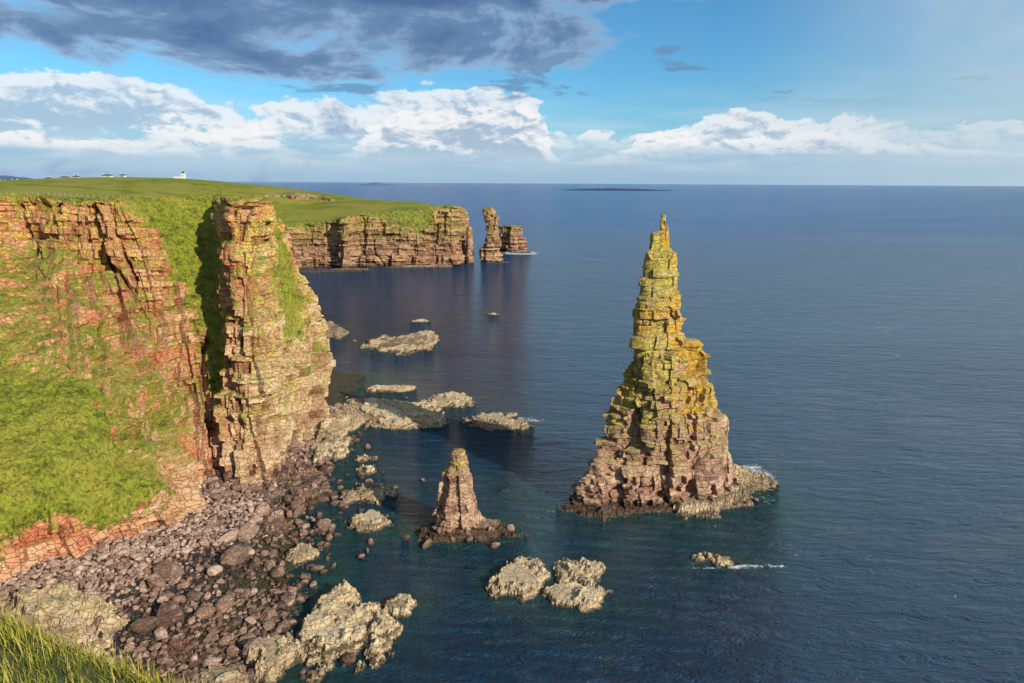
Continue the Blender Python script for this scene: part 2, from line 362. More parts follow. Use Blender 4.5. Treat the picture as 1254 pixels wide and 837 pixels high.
# ---------------------------------------------------------------- stacks
def stack(levels, yc, depth, seed, amp=1.0, ex=(1.3, 1.8), zs=.3, nth=300, slope=.3, bsz=1.0, stepH=4.5, stepk=.75):
    L = np.array(levels, float)
    L = L[np.argsort(L[:, 0])]
    zz = np.arange(-4, L[-1, 0], zs); zt = L[-1, 0]
    th = np.linspace(0, 2*np.pi, nth, endpoint=False)
    T, Z = np.meshgrid(th, zz, indexing='ij')
    c, s = np.cos(T), np.sin(T)
    def base(Zv):
        xl = np.interp(Zv, L[:, 0], L[:, 1]); xr = np.interp(Zv, L[:, 0], L[:, 2])
        hw = (xr-xl)/2; cx = (xl+xr)/2; dp = hw*np.interp(Zv, [0, zt*.5, zt], depth)
        E = np.interp(Zv, [0, zt*.6], ex)
        rr = 1/(np.abs(c)**E+np.abs(s)**E+1e-9)**(1/E)
        return cx+hw*rr*c, yc+dp*rr*s+slope*hw*rr*c, hw
    X, Y, HW = base(Z)
    cs = 3.3*bsz
    ju = X*.92+Y*.39; jv = -X*.39+Y*.92
    ci = np.floor(ju/cs+.35*vnoise(X*.15, Y*.15, Z*.05, seed)); cj = np.floor(jv/cs+.35*vnoise(X*.15, Y*.15, Z*.05, seed+1))
    ph = hsh(ci, cj, 0*ci, seed+2); H = stepH*(.6+.8*hsh(ci, cj, 0*ci+1, seed+2))
    zq = (np.floor(Z/H+ph)-ph+.55)*H
    Ze = np.clip(Z*(1-stepk)+zq*stepk, -4, zt)
    X, Y, HW = base(Ze)
    HW = np.where(Z > zt-4, np.minimum(HW, base(Z)[2]), HW)
    b, edge = bed_of(X, Y, Z, seed)
    size = (1.2+2.6*hsh(b, 0*b+1, 0*b, seed))*bsz
    bi = np.floor(ju/size+40*hsh(b, 0*b+2, 0*b, seed)); bj = np.floor(jv/size+40*hsh(b, 0*b+3, 0*b, seed))
    hb = hsh(b, 0*b, 0*b, seed); hk = hsh(bi, bj, b, seed+3)
    kc = hsh(ci, cj, np.floor(Z/14), seed+4)-.5
    gr = -(1-sstep(0, .26, edge))*hk
    sc = np.clip(HW/8, .22, 1.0)
    d = amp*sc*(.5*(hb-.5)+1.7*(hk-.5)+2.6*kc+.45*gr+2.2*fbm(X*.13, Y*.13, Z*.10, 4, seed+6)) - .2*sc
    n = np.hypot(c, s*1.3)
    X = X+d*c/n; Y = Y+d*s*1.3/n
    Z2 = Z+.10*fbm(X, Y, Z, 2, seed+7)
    V = np.stack([X, Y, Z2], -1)
    nv = len(zz)
    F = gridfaces(nth, nv, True)
    V = V.reshape(-1, 3); V[np.arange(nth)*nv+nv-1] = V[np.arange(nth)*nv+nv-1].mean(0)
    return V, F, dict(mask=np.ones(len(V)), tone=(.4*hb+.6*hk).ravel())

def slab(cx, cy, w, dp, H, seed, ang=0., res=.3, dip=(.05, .03), rough=1.0, z0=0.):
    nx = int(w*1.5/res); ny = int(dp*1.5/res)
    lx = np.linspace(-.75*w, .75*w, nx); ly = np.linspace(-.75*dp, .75*dp, ny)
    X, Y = np.meshgrid(lx, ly, indexing='ij')
    r = np.sqrt((X/(w/2))**2+(Y/(dp/2))**2)
    ca, sa = math.cos(ang), math.sin(ang)
    WX = cx+X*ca-Y*sa; WY = cy+X*sa+Y*ca
    e = 1.0-r+.75*rough*fbm(WX*3.0/w, WY*3.0/dp, 0, 4, seed)+.15*fbm(WX*.9, WY*.9, 0, 3, seed+1)
    h = H*np.clip(e*2.6, -1, 1)*(.75+.45*fbm(WX*.15, WY*.15, 0, 3, seed+2))+.3*fbm(WX*.4, WY*.4, 0, 3, seed+3)+dip[0]*X+dip[1]*Y
    st = .6
    k = np.floor(h/st+.5*hsh(np.floor(WX/2.6+.5*vnoise(WX*.3, WY*.3, 0, seed)), np.floor(WY/3.1+.5*vnoise(WX*.3, WY*.3, 4, seed)), 0*WX, seed))
    f = h/st-np.floor(h/st)
    hh = st*(k+sstep(.8, 1, f)*.8)*.85+h*.15+.06*fbm(WX*2, WY*2, 0, 2, seed+5)
    hh = np.where(e < -.15, -3, hh)+z0
    V = np.stack([WX+.12*fbm(WX*2, WY*2, 9, 2, seed), WY, hh], -1).reshape(-1, 3)
    F = gridfaces(nx, ny); F = F[(hh.ravel()[F] > -1.5).any(1)]
    used = np.unique(F); mp = np.full(len(V), -1); mp[used] = np.arange(len(used))
    V = V[used]; F = mp[F]
    return V, F, dict(mask=np.ones(len(V)), tone=hsh(k.ravel()[used], np.zeros(len(used)), np.zeros(len(used)), seed))

lv = [(64, 31.2, 32.2), (62, 30.9, 32.5), (60.3, 30.5, 32.9), (59.2, 30.2, 33.4), (58, 29.2, 33.8), (54.5, 27.9, 34.6), (49, 27.4, 35.3), (42, 26.7, 37.2), (36, 26.4, 38.6), (34.8, 25.8, 39.6), (34, 25.4, 42.4), (27.8, 24.2, 43.2), (26.6, 24.1, 44.2), (22, 22.5, 44.8), (21, 22.0, 46.6), (15.5, 20.4, 47.6), (12, 18.8, 48.2), (6, 15.0, 48.8), (2, 12.0, 49.2), (0, 11.0, 49.5), (-4, 10, 50)]
parts = [stack(lv, 145.5, (.46, .55, .7), 51, nth=460, zs=.25, slope=.28),
         stack([(19, 46.2, 48.4), (17, 45.4, 49.4), (10, 45, 50.8), (4, 43.5, 52), (-4, 42.5, 52.5)], 148.5, (.9, .9, .9), 52, nth=130, slope=0, amp=.9, stepk=.4),
         stack([(11, 42, 44), (8, 40, 46), (3, 39, 48), (-4, 38, 50)], 143.5, (.8, .8, .8), 54, nth=130, slope=0, amp=.9, stepk=.4)]
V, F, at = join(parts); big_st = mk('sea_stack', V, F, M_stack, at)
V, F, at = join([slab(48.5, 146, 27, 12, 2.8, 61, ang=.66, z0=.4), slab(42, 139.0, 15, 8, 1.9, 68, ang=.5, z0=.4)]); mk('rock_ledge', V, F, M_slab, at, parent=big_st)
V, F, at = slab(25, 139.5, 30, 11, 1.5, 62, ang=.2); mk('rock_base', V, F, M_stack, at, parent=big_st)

parts = [stack([(18, -11.8, -9.9), (17, -12.2, -9.5), (15.6, -12.5, -9.0), (13.2, -13.3, -8.3), (12.6, -13.7, -8.0), (8, -14.4, -7.4), (4, -15.0, -6.9), (1.5, -16, -5.8), (-4, -17, -5)], 128.5, (.8, .8, .8), 57, nth=170, zs=.2, slope=.1, amp=.8, bsz=.6, stepH=3, ex=(2, 2.4), stepk=.6),
         slab(-11, 128.3, 22, 9, 1.9, 64, ang=.05), slab(-6.5, 126, 8, 5, 2.3, 65)]
V, F, at = join(parts); mk('sea_stack', V, F, M_stack, at)

parts = [stack([(49, -24, -18), (47, -26, -16.5), (40, -25, -14), (34, -23, -14), (28, -24.5, -13), (18, -26, -11.5), (6, -27, -10), (-4, -28, -9)], 618, (.8, .8, .8), 71, nth=150, zs=.6, slope=0, amp=1.4, bsz=2, ex=(2, 2), stepk=.3)]
V, F, at = join(parts); mk('sea_stack', V, F, M_far, at)
parts = [stack([(27, -8, 2), (25, -12, 9), (14, -12, 11), (4, -13, 13), (-4, -14, 14)], 725, (.8, .8, .8), 73, nth=150, zs=.6, slope=0, amp=2.0, bsz=2, ex=(2, 2), stepk=.3)]
V, F, at = join(parts); mk('sea_stack', V, F, M_far, at)
parts = [stack([(33, -39.5, -37), (28, -40.5, -35.5), (10, -41, -35), (-4, -42, -34)], 606, (1, 1, 1), 74, nth=100, zs=.6, slope=0, amp=.9, bsz=2, ex=(2, 2), stepk=.3)]
V, F, at = join(parts); mk('sea_stack', V, F, M_far, at)

# ---------------------------------------------------------------- tidal rocks
rocks = [(-50, 296, 30, 34, 2.0), (-38, 201, 34, 26, 2.2), (-20, 213, 15, 14, 1.6), (-4, 193, 18, 12, 1.5), (-42, 226, 16, 7, 1.0), (-33, 144, 11, 9, 1.6), (-29.5, 131, 7.5, 6.5, 1.4),
         (2, 110, 10, 12, 1.7), (11.5, 113, 9, 9, 1.5), (11, 105.5, 10, 8, 1.6), (39, 117, 7, 3.6, 1.0), (-27, 96, 15, 18, 3.0), (-36, 89, 8, 10, 2.4), (-41, 84, 8, 7, 2.2), (-19, 102, 5, 5, 1.5), (-52, 190, 13, 34, 3.2), (-49, 171, 10, 14, 2.6),
         (-88, 318, 16, 30, 2.4), (-48, 345, 10, 6, .8), (-47, 142, 10, 12, 2.6), (-53, 154, 12, 10, 3.8), (-71, 94, 15, 9, 4.2), (-66, 88, 10, 8, 3.4), (-49, 128, 7, 7, 2.0), (-40, 118, 6, 6, 1.6), (-50, 88, 8, 7, 2.2),
         (-38, 165, 5, 4, .9), (-36, 158, 4, 5, .9), (-12, 365, 8, 4, .5), (-155, 545, 60, 10, 1.6), (-90, 572, 60, 9, 1.5), (8, 707, 30, 12, 2)]
Z0 = {21: 3.4, 22: 2.6, 23: .5, 25: .8}
for i, (x, y, w, dd, H) in enumerate(rocks):
    V, F, at = slab(x, y, w, dd, H, 100+i*3, ang=random.uniform(-.3, .3), res=.28 if y < 250 else .7, z0=Z0.get(i, .25))
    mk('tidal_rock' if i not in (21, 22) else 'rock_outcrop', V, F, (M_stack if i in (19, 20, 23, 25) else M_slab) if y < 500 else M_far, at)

# ---------------------------------------------------------------- beach
EY = [70, 84, 93, 103, 116, 132, 142, 152, 167, 185, 205, 240]
EX = [-36, -36, -38.5, -40, -41, -42, -46, -48, -50, -51, -53, -56]
def beach_h(x, y):
    e = np.interp(y, EY, EX)+2.5*vnoise(x*.1, y*.1, 0, 5)
    return np.clip((e-x)*.11, -2.2, 4.8)+.35*fbm(x*.2, y*.2, 0, 3, 6)
bx = np.arange(-110, -22, .6); by = np.arange(66, 245, .6)
BX, BY = np.meshgrid(bx, by, indexing='ij'); bz = beach_h(BX, BY)+.2*fbm(BX*1.2, BY*1.2, 0, 2, 8)
F = gridfaces(len(bx), len(by)); F = F[(bz.ravel()[F] > -1.9).any(1)]
Mb, t, p = newmat('shingle')
geo = t.new('ShaderNodeNewGeometry'); pos = geo.outputs['Position']
sep = t.new('ShaderNodeSeparateXYZ'); t.set(sep, 0, pos)
v1 = t.new('ShaderNodeTexVoronoi', feature='F1'); t.set(v1, 'Vector', pos); t.set(v1, 'Scale', 2.2)
vs = t.new('ShaderNodeSeparateColor'); t.set(vs, 0, v1.outputs['Color'])
c = t.ramp(vs.outputs[0], [(0, (.04, .026, .02)), (.4, (.10, .06, .045)), (.75, (.18, .115, .085)), (1, (.28, .19, .15))])
c = t.mix(t.ss(v1.outputs['Distance'], .25, .6), c, (.02, .016, .013))
c = t.mix(t.ss(t.m('ADD', sep.outputs[2], t.noise(pos, .2, 4)), 2.2, .9, 0, .85), c, (.055, .045, .014))
t.set(p, 'Base Color', c); t.set(p, 'Roughness', .8)
b = t.new('ShaderNodeBump'); b.invert = True; t.set(b, 'Height', v1.outputs['Distance']); t.set(b, 'Distance', .5); t.set(p, 'Normal', b.outputs[0])
mk('beach', np.stack([BX, BY, bz], -1), F, Mb)

# boulders
import bmesh
protos = []
for k in range(14):
    bm = bmesh.new(); bmesh.ops.create_icosphere(bm, subdivisions=2, radius=1)
    V = np.array([v.co[:] for v in bm.verts]); Fp = np.array([[v.index for v in f.verts] for f in bm.faces]); bm.free()
    r = np.random.default_rng(k+40)
    for _ in range(9):
        n = r.normal(size=3); n /= np.linalg.norm(n); dcut = r.uniform(.5, .8)
        dd = V@n; V = V-np.clip(dd-dcut, 0, None)[:, None]*n
    V *= 1.25
    protos.append((V, Fp))
def boulders(name, pts, sizes, mat, tones, zf):
    Vs = []; Fs = []; T = []; o = 0
    for (x, y), s, tn in zip(pts, sizes, tones):
        V, Fp = protos[random.randrange(len(protos))]
        sc = np.array([random.uniform(.8, 1.35), random.uniform(.7, 1.1), random.uniform(.45, .85)])*s
        a = random.uniform(0, 6.28); ca, sa = math.cos(a), math.sin(a)
        b_ = random.uniform(-.4, .4); cb, sb = math.cos(b_), math.sin(b_)
        W = V*sc; W = W@np.array([[cb, 0, sb], [0, 1, 0], [-sb, 0, cb]]); W = W@np.array([[ca, sa, 0], [-sa, ca, 0], [0, 0, 1]])
        W = W+np.array([x, y, zf(x, y)+s*.42])
        Vs.append(W); Fs.append(Fp+o); o += len(V); T.append(np.full(len(V), tn))
    T = np.concatenate(T)
    return mk(name, np.concatenate(Vs), np.concatenate(Fs), mat, dict(mask=np.ones(len(T)), tone=T))
pts = []; sizes = []; tones = []
foot = np.array([(-96, 70), (-84, 101), (-76, 113), (-66, 124), (-62, 132), (-71, 143), (-66, 147), (-58, 150), (-56, 160), (-54, 175), (-53, 200)], float)
grid = {}
tries = 0
while len(pts) < 5200 and tries < 60000:
    tries += 1
    x = random.uniform(-100, -34); y = random.uniform(74, 205)
    fx = np.interp(y, foot[:, 1], foot[:, 0]); ex = np.interp(y, EY, EX)
    if x < fx-5 or x > ex+4.5: continue
    up = (ex-x)/max(ex-fx, 1)
    if up < .25 and random.random() < .6: continue
    if vnoise(x*.09, y*.09, 0, 77) < -.2 and up < .6 and random.random() < .8: continue
    s = min(2.3, .17+.18*random.paretovariate(1.35))
    if up > .6 and 90 < y < 135: s = min(s, .75)
    if y > 140: s *= 1.3
    g = (int(x//3.5), int(y//3.5)); ok = True
    for gi in (-1, 0, 1):
        for gj in (-1, 0, 1):
            for (px, py, ps) in grid.get((g[0]+gi, g[1]+gj), ()):
                if (px-x)**2+(py-y)**2 < (.66*(ps+s))**2: ok = False
    if not ok: continue
    grid.setdefault(g, []).append((x, y, s))
    pink_z = max(0, min(1, (up-.35)*4))*(1 if y < 138 else .35)
    pts.append((x, y)); sizes.append(s); tones.append(min(1, max(0, random.gauss(.28+.42*pink_z, .28))))
boulders('beach_boulders', pts, sizes, M_boulder, tones, lambda x, y: float(beach_h(np.array(x), np.array(y))))
pts = []; sizes = []; tones = []
for (cx, cy, sx, sy, n) in [(-42, 150, 6, 9, 60), (-38, 132, 4, 6, 40), (-40, 100, 3, 10, 50), (-30, 92, 6, 6, 24), (-47, 185, 4, 12, 60), (48, 145, 4, 4, 8), (-11, 127, 6, 2.5, 24), (-36, 122, 4, 5, 20), (-46, 212, 8, 4, 20), (-50, 298, 10, 8, 20)]:
    for k in range(n):
        pts.append((random.gauss(cx, sx), random.gauss(cy, sy))); sizes.append(random.uniform(.3, 1.2)); tones.append(random.uniform(.1, .6))
boulders('shore_boulders', pts, sizes, M_boulder, tones, lambda x, y: max(-.4, float(beach_h(np.array(x), np.array(y)))) if x < -30 else -.1)

# ---------------------------------------------------------------- sea
def axis(lo, hi, dlo, dhi, st, g):
    a = np.arange(dlo, dhi+st, st); r = [a[-1]]; s = st
    while r[-1] < hi: s *= g; r.append(r[-1]+s)
    l = [a[0]]; s = st
    while l[-1] > lo: s *= g; l.append(l[-1]-s)
    return np.concatenate([l[1:][::-1], a, r[1:]])
sx = axis(-60000, 60000, -70, 75, .8, 1.07); sy = axis(-3000, 90000, 78, 225, .8, 1.025)
SX, SY = np.meshgrid(sx, sy, indexing='ij'); q = np.c_[SX.ravel(), SY.ravel()]
foam = np.zeros(len(q)); shal = np.zeros(len(q))
near = (np.abs(q[:, 0]) < 300) & (q[:, 1] < 1000) & (q[:, 1] > 40); qn = q[near]
fo = np.zeros(len(qn)); sh = np.zeros(len(qn))
def ell(cx, cy, w, dp, fw, fs, sw, ss_):
    global fo, sh
    r = np.sqrt(((qn[:, 0]-cx)/(w/2))**2+((qn[:, 1]-cy)/(dp/2))**2); dd = (r-1)*min(w, dp)/2
    fo = np.maximum(fo, fs*np.exp(-np.clip(dd, 0, None)/fw)); sh = np.maximum(sh, ss_*np.exp(-np.clip(dd, 0, None)/sw))
for (x, y, w, dd, H) in rocks: ell(x, y, w*1.05, dd*1.05, .9+.002*y, .54, 6, .8)
ell(33, 144, 46, 22, 1.2, .45, 13, 1.0); ell(52, 148, 20, 17, 2.0, .7, 6, .8); ell(60.5, 156, 7, 13, 3.0, 1.0, 4, .5)
ell(-11, 128.3, 24, 11, .8, .45, 8, 1.0); ell(4, 196, 9, 4, 3, .9, 3, .3); ell(46, 115.5, 9, 1.2, .8, .95, 2, .3); ell(39, 114.8, 9, 1.0, .6, .9, 2, .3)
ell(8, 700, 34, 40, 8, 1.0, 4, .2); ell(-16, 618, 30, 24, 4, .8, 5, .3); ell(-33, 385, 8, 3, 2, .7, 3, 0)
for (cx, cy, w_, d_) in [(60, 655, 40, 5), (95, 640, 60, 6), (150, 640, 60, 4), (110, 600, 40, 5), (170, 610, 70, 4)]: ell(cx, cy, w_, d_, 4, .72, 4, 0)
dsh = beach_h(qn[:, 0], qn[:, 1]); sh = np.maximum(sh, 1.0*sstep(-2.3, -.3, dsh)*(qn[:, 1] < 250)*(qn[:, 1] > 60))
fo = np.maximum(fo, .35*sstep(-.6, 0, dsh)*(qn[:, 1] < 250))
foam[near] = fo; shal[near] = sh
Ms, t, p = newmat('sea_water')
geo = t.new('ShaderNodeNewGeometry'); pos = geo.outputs['Position']
sep = t.new('ShaderNodeSeparateXYZ'); t.set(sep, 0, pos)
fa = t.attr('foam'); sa_ = t.attr('shallow')
patch = t.noise(t.vm('MULTIPLY', pos, (.45, 1.4, 1)), .006, 4, .6, .6)
c = t.mix(t.ss(patch, .38, .62), (.003, .022, .054), (.006, .048, .110))  # wind patches and cloud shadows painted as lighter and darker water
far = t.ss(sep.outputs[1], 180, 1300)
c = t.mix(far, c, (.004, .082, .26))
shn = t.m('MULTIPLY', sa_, t.ss(t.noise(pos, .12, 3, .6), .3, .6, .4, 1.0))
c = t.mix(t.m('MULTIPLY', shn, .85), c, (.016, .072, .055))
fn = t.noise(pos, .55, 6, .75, .8)
ff = t.ss(t.m('ADD', fn, t.m('MULTIPLY', t.m('SUBTRACT', fa, 1.0), .5)), .40, .56)
ff = t.m('MULTIPLY', ff, t.ss(fa, .05, .3))
c = t.mix(ff, c, (.78, .82, .84))
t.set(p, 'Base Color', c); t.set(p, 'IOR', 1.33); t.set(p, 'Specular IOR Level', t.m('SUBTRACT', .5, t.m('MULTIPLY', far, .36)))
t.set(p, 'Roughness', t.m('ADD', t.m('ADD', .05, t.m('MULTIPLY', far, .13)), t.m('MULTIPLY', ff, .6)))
rot = t.new('ShaderNodeMapping'); t.set(rot, 'Vector', pos); t.set(rot, 'Rotation', (0, 0, .45)); t.set(rot, 'Scale', (.33, 1.0, 1))
w1 = t.noise(rot.outputs[0], .11, 2, .55, .3); w2 = t.noise(rot.outputs[0], .42, 5, .74, .5)
hh = t.m('ADD', t.m('MULTIPLY', w1, 4.0), t.m('MULTIPLY', w2, 4.6))
t.set(p, 'Normal', t.bump(hh, .95, t.ss(patch, .36, .58, .6, 1.0)))
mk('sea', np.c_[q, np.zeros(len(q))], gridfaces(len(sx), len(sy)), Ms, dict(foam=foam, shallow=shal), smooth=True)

# ---------------------------------------------------------------- foreground clifftop with grass
def top_h(x, y):
    return 68.25-.52*y+np.clip(-x-2.1, 0, 6)*.25-1.2*sstep(0, 3, y-(5.3-(x+4.5)*.38))*3+.12*fbm(x*1.2, y*1.2, 0, 3, 91)
tx = np.arange(-14, 6, .15); ty = np.arange(-8, 9, .15); TX, TY = np.meshgrid(tx, ty, indexing='ij')
TZ = np.where(TY < 0, 68.3+0*TX, top_h(TX, TY)); TZ = np.minimum(TZ, 68.3+.1)
Mt, t, p = newmat('clifftop_soil'); geo = t.new('ShaderNodeNewGeometry')
t.set(p, 'Base Color', t.mix(t.ss(t.noise(geo.outputs['Position'], 4, 5, .6), .4, .6), (.05, .07, .015), (.13, .12, .04))); t.set(p, 'Roughness', 1.0)
mk('clifftop', np.stack([TX, TY, TZ], -1), gridfaces(len(tx), len(ty)), Mt, smooth=True)
Mbl, t, p = newmat('grass_blades')
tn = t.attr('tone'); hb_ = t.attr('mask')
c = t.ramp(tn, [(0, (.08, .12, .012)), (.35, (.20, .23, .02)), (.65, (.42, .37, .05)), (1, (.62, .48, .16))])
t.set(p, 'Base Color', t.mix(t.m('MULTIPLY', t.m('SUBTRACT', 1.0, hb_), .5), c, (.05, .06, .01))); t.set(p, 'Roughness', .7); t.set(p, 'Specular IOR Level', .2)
NB = 30000
xs = rng.uniform(-8.5, -1.5, NB); ys = rng.uniform(2.2, 7.2, NB)
cl = fbm(xs*1.5, ys*1.5, 0, 3, 92)
ln = (.10+.15*rng.random(NB))*(1+.9*cl); az = rng.uniform(0, 6.28, NB); bend = rng.uniform(.2, .9, NB); tn_ = np.clip(.55+.6*cl+.25*rng.normal(size=NB), 0, 1)
stalk = rng.random(NB) < .010; ln[stalk] *= 2.4; tn_[stalk] = 1; bend[stalk] *= .4
zz = top_h(xs, ys); wd = .004+.0035*rng.random(NB); wd[stalk] = .0035
fr = np.array([0, .4, .75, 1.0])
lean = np.stack([np.cos(az)*.9-.2, np.sin(az)*.9], -1)
side = np.stack([-np.sin(az), np.cos(az)], -1)
VV = []
for k, f in enumerate(fr):
    cx_ = xs+lean[:, 0]*ln*bend*f*f; cy_ = ys+lean[:, 1]*ln*bend*f*f; cz_ = zz+ln*(f-.35*bend*f*f)-.02
    w_ = wd*(1-f)**.6*1.0
    VV += [np.stack([cx_-side[:, 0]*w_, cy_-side[:, 1]*w_, cz_], -1), np.stack([cx_+side[:, 0]*w_, cy_+side[:, 1]*w_, cz_], -1)]
VV = np.stack(VV, 1)
base_i = (np.arange(NB)*8)[:, None]
Fq = np.concatenate([base_i+np.array([[2*k, 2*k+1, 2*k+3, 2*k+2]]) for k in range(3)])
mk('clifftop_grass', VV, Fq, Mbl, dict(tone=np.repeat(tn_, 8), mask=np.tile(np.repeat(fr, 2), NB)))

# ---------------------------------------------------------------- small distant things
def simple(name, col, rough=.8):
    m, t, p = newmat(name); geo = t.new('ShaderNodeNewGeometry')
    n = t.noise(geo.outputs['Position'], 1.5, 4, .6)
    t.set(p, 'Base Color', t.mix(n, tuple(c_*.8 for c_ in col), tuple(min(1, c_*1.15) for c_ in col))); t.set(p, 'Roughness', rough); return m
M_white = simple('white_render', (.75, .74, .70)); M_slate = simple('slate_roof', (.09, .09, .10)); M_glass = simple('window_glass', (.03, .035, .04), .2)
M_dark = simple('lantern_black', (.03, .03, .03), .4)
def box(name, c, s, mat, parent=None):
    x, y, z = c; a, b_, d_ = s[0]/2, s[1]/2, s[2]/2
    V = np.array([(x+i*a, y+j*b_, z+k*d_) for i in (-1, 1) for j in (-1, 1) for k in (-1, 1)])
    F = np.array([(0, 1, 3, 2), (4, 6, 7, 5), (0, 4, 5, 1), (2, 3, 7, 6), (0, 2, 6, 4), (1, 5, 7, 3)])
    return mk(name, V, F, mat, parent=parent)
def cottage(x, y, z, w, dpt, h, name='white_cottage'):
    e = bpy.data.objects.new(name, None); scene.collection.objects.link(e)
    box('walls', (x, y, z+h/2-1), (w, dpt, h+2), M_white, e)
    a, b_ = w/2+.3, dpt/2+.4; r = h*.7
    V = np.array([(x-a, y-b_, z+h), (x+a, y-b_, z+h), (x+a, y+b_, z+h), (x-a, y+b_, z+h), (x-a, y, z+h+r), (x+a, y, z+h+r)])
    mk('roof', V, [np.array([(0, 1, 5, 4), (3, 4, 5, 2), (0, 3, 2, 1)]), np.array([(0, 4, 3), (1, 2, 5)])], M_slate, parent=e)
    for k in (-1, 1):
        box('chimney', (x+k*(a-.9), y, z+h+r), (1, 1, 1.6), M_white, e)
        box('window', (x+k*w*.28, y-dpt/2-.02, z+h*.55), (1.1, .08, 1.2), M_glass, e)
    box('door', (x, y-dpt/2-.02, z+1), (1, .08, 2), M_dark, e)
def lh(x, y): return float(land_h(np.array([[x, y]], float))[0])
x, y = -425, 905; z = lh(x, y)
e = bpy.data.objects.new('lighthouse', None); scene.collection.objects.link(e)
box('tower', (x, y, z+3), (4.2, 4.2, 8), M_white, e); box('gallery', (x, y, z+7.3), (5.2, 5.2, .5), M_white, e); box('lantern', (x, y, z+8.6), (2.2, 2.2, 2.0), M_dark, e)
box('keepers_house', (x-7, y, z+1), (9, 5, 4.5), M_white, e); box('tower_window', (x, y-2.13, z+4.5), (.8, .06, 1.2), M_glass, e)
for (cx, w) in [(-560, 9), (-575, 12), (-596, 8), (-520, 14), (-640, 10), (-655, 8), (-500, 7)]:
    cottage(cx, 900, lh(cx, 900)+.8, w*.8, 5, 2.6)
# fence along clifftop
dg = bpy.context.evaluated_depsgraph_get()
bvh = BVHTree.FromObject(cliff, dg); bvh2 = BVHTree.FromObject(land, dg)
parts_V = []; parts_F = []; o = 0
def addbox(c0, c1, w):
    global o
    c0 = np.array(c0); c1 = np.array(c1); d_ = c1-c0
    up = np.array([0, 0, 1.]) if abs(d_[2]) < .8*np.linalg.norm(d_) else np.array([1., 0, 0])
    a = np.cross(d_, up); a /= np.linalg.norm(a); b_ = np.cross(d_, a); b_ /= np.linalg.norm(b_)
    V = [c+w/2*(i*a+j*b_) for c in (c0, c1) for i, j in ((-1, -1), (1, -1), (1, 1), (-1, 1))]
    parts_V.extend(V); parts_F.extend([[o+k for k in f] for f in ((0, 1, 2, 3), (7, 6, 5, 4), (0, 4, 5, 1), (1, 5, 6, 2), (2, 6, 7, 3), (3, 7, 4, 0))]); o += 8
prev = None
M_post = simple('weathered_fence_post', (.36, .33, .27))
for k in range(48):
    x = -205+k*2.5; y = 246+6*math.sin(k*.17)+random.uniform(-.3, .3)
    hs = [b.ray_cast(Vector((x, y, 120)), Vector((0, 0, -1)))[0] for b in (bvh, bvh2)]
    hs = [h_.z for h_ in hs if h_]
    if not hs: continue
    z = max(hs); pt = (x, y, z)
    addbox((x, y, z-.3), (x+random.uniform(-.05, .05), y, z+1.25), .18)
    if prev:
        for hgt in (.4, .75, 1.1): addbox((prev[0], prev[1], prev[2]+hgt), (x, y, z+hgt), .03)
    prev = pt
mk('wire_fence', np.array(parts_V), np.array(parts_F), M_post)

# distant islands, land colours blued to paint in the air haze
def island(name, x0, x1, y, prof, col, depth=800):
    n = 160; xs = np.linspace(x0, x1, n); f = np.linspace(0, 1, n)
    base = np.interp(f, [a for a, b in prof], [b for a, b in prof])
    js = np.linspace(-1, 1, 9)
    X = xs[:, None]+0*js; Y = y+depth*js[None]*1.0+0*X
    Z = base[:, None]*(1-js[None]**2)*(1+.35*fbm(X/300, Y/300, 0, 3, 5))-1
    m, t, p = newmat(name+'_hazed_land'); geo = t.new('ShaderNodeNewGeometry')
    t.set(p, 'Base Color', t.mix(t.noise(geo.outputs['Position'], .002, 4), tuple(c_*.8 for c_ in col), tuple(c_*1.2 for c_ in col))); t.set(p, 'Roughness', 1.0)
    mk(name, np.stack([X, Y, Z], -1), gridfaces(n, 9), m, smooth=True)
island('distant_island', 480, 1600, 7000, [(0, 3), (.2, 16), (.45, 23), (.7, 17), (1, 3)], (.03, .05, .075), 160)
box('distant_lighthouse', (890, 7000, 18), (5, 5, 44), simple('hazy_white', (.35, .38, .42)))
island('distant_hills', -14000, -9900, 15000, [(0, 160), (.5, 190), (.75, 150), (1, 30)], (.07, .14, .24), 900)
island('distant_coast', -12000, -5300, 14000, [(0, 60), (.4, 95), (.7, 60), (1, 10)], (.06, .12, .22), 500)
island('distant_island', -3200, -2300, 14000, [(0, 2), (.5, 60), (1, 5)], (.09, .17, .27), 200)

# ---------------------------------------------------------------- sun + sky
sun_dir = Vector((.76, -.65, 0)).normalized(); EL = math.radians(28)
sd = Vector((sun_dir.x*math.cos(EL), sun_dir.y*math.cos(EL), math.sin(EL)))
ld = bpy.data.lights.new('sun', 'SUN'); ld.energy = 5.0; ld.angle = math.radians(.5); ld.color = (1, .90, .72)
lo = bpy.data.objects.new('sun', ld); scene.collection.objects.link(lo); lo.rotation_euler = sd.to_track_quat('Z', 'Y').to_euler()
w = bpy.data.worlds.new('World'); scene.world = w; w.use_nodes = True
t = NT(w.node_tree)
out = t.new('ShaderNodeOutputWorld')
sky = t.new('ShaderNodeTexSky', sky_type='NISHITA'); sky.sun_disc = False; sky.sun_elevation = EL; sky.sun_rotation = math.atan2(sun_dir.x, sun_dir.y)
sky.air_density = 1.0; sky.dust_density = .4; sky.ozone_density = 2.5
tc = t.new('ShaderNodeTexCoord'); sp = t.new('ShaderNodeSeparateXYZ'); t.set(sp, 0, tc.outputs['Generated'])
x, y, z = sp.outputs
az = t.m('ARCTAN2', x, y); el = t.m('ARCSINE', z)
def cmb(k, zc=.37):
    cb = t.new('ShaderNodeCombineXYZ'); t.set(cb, 0, az); t.set(cb, 1, t.m('MULTIPLY', el, k)); t.set(cb, 2, zc); return cb.outputs[0]
P = cmb(2.0)
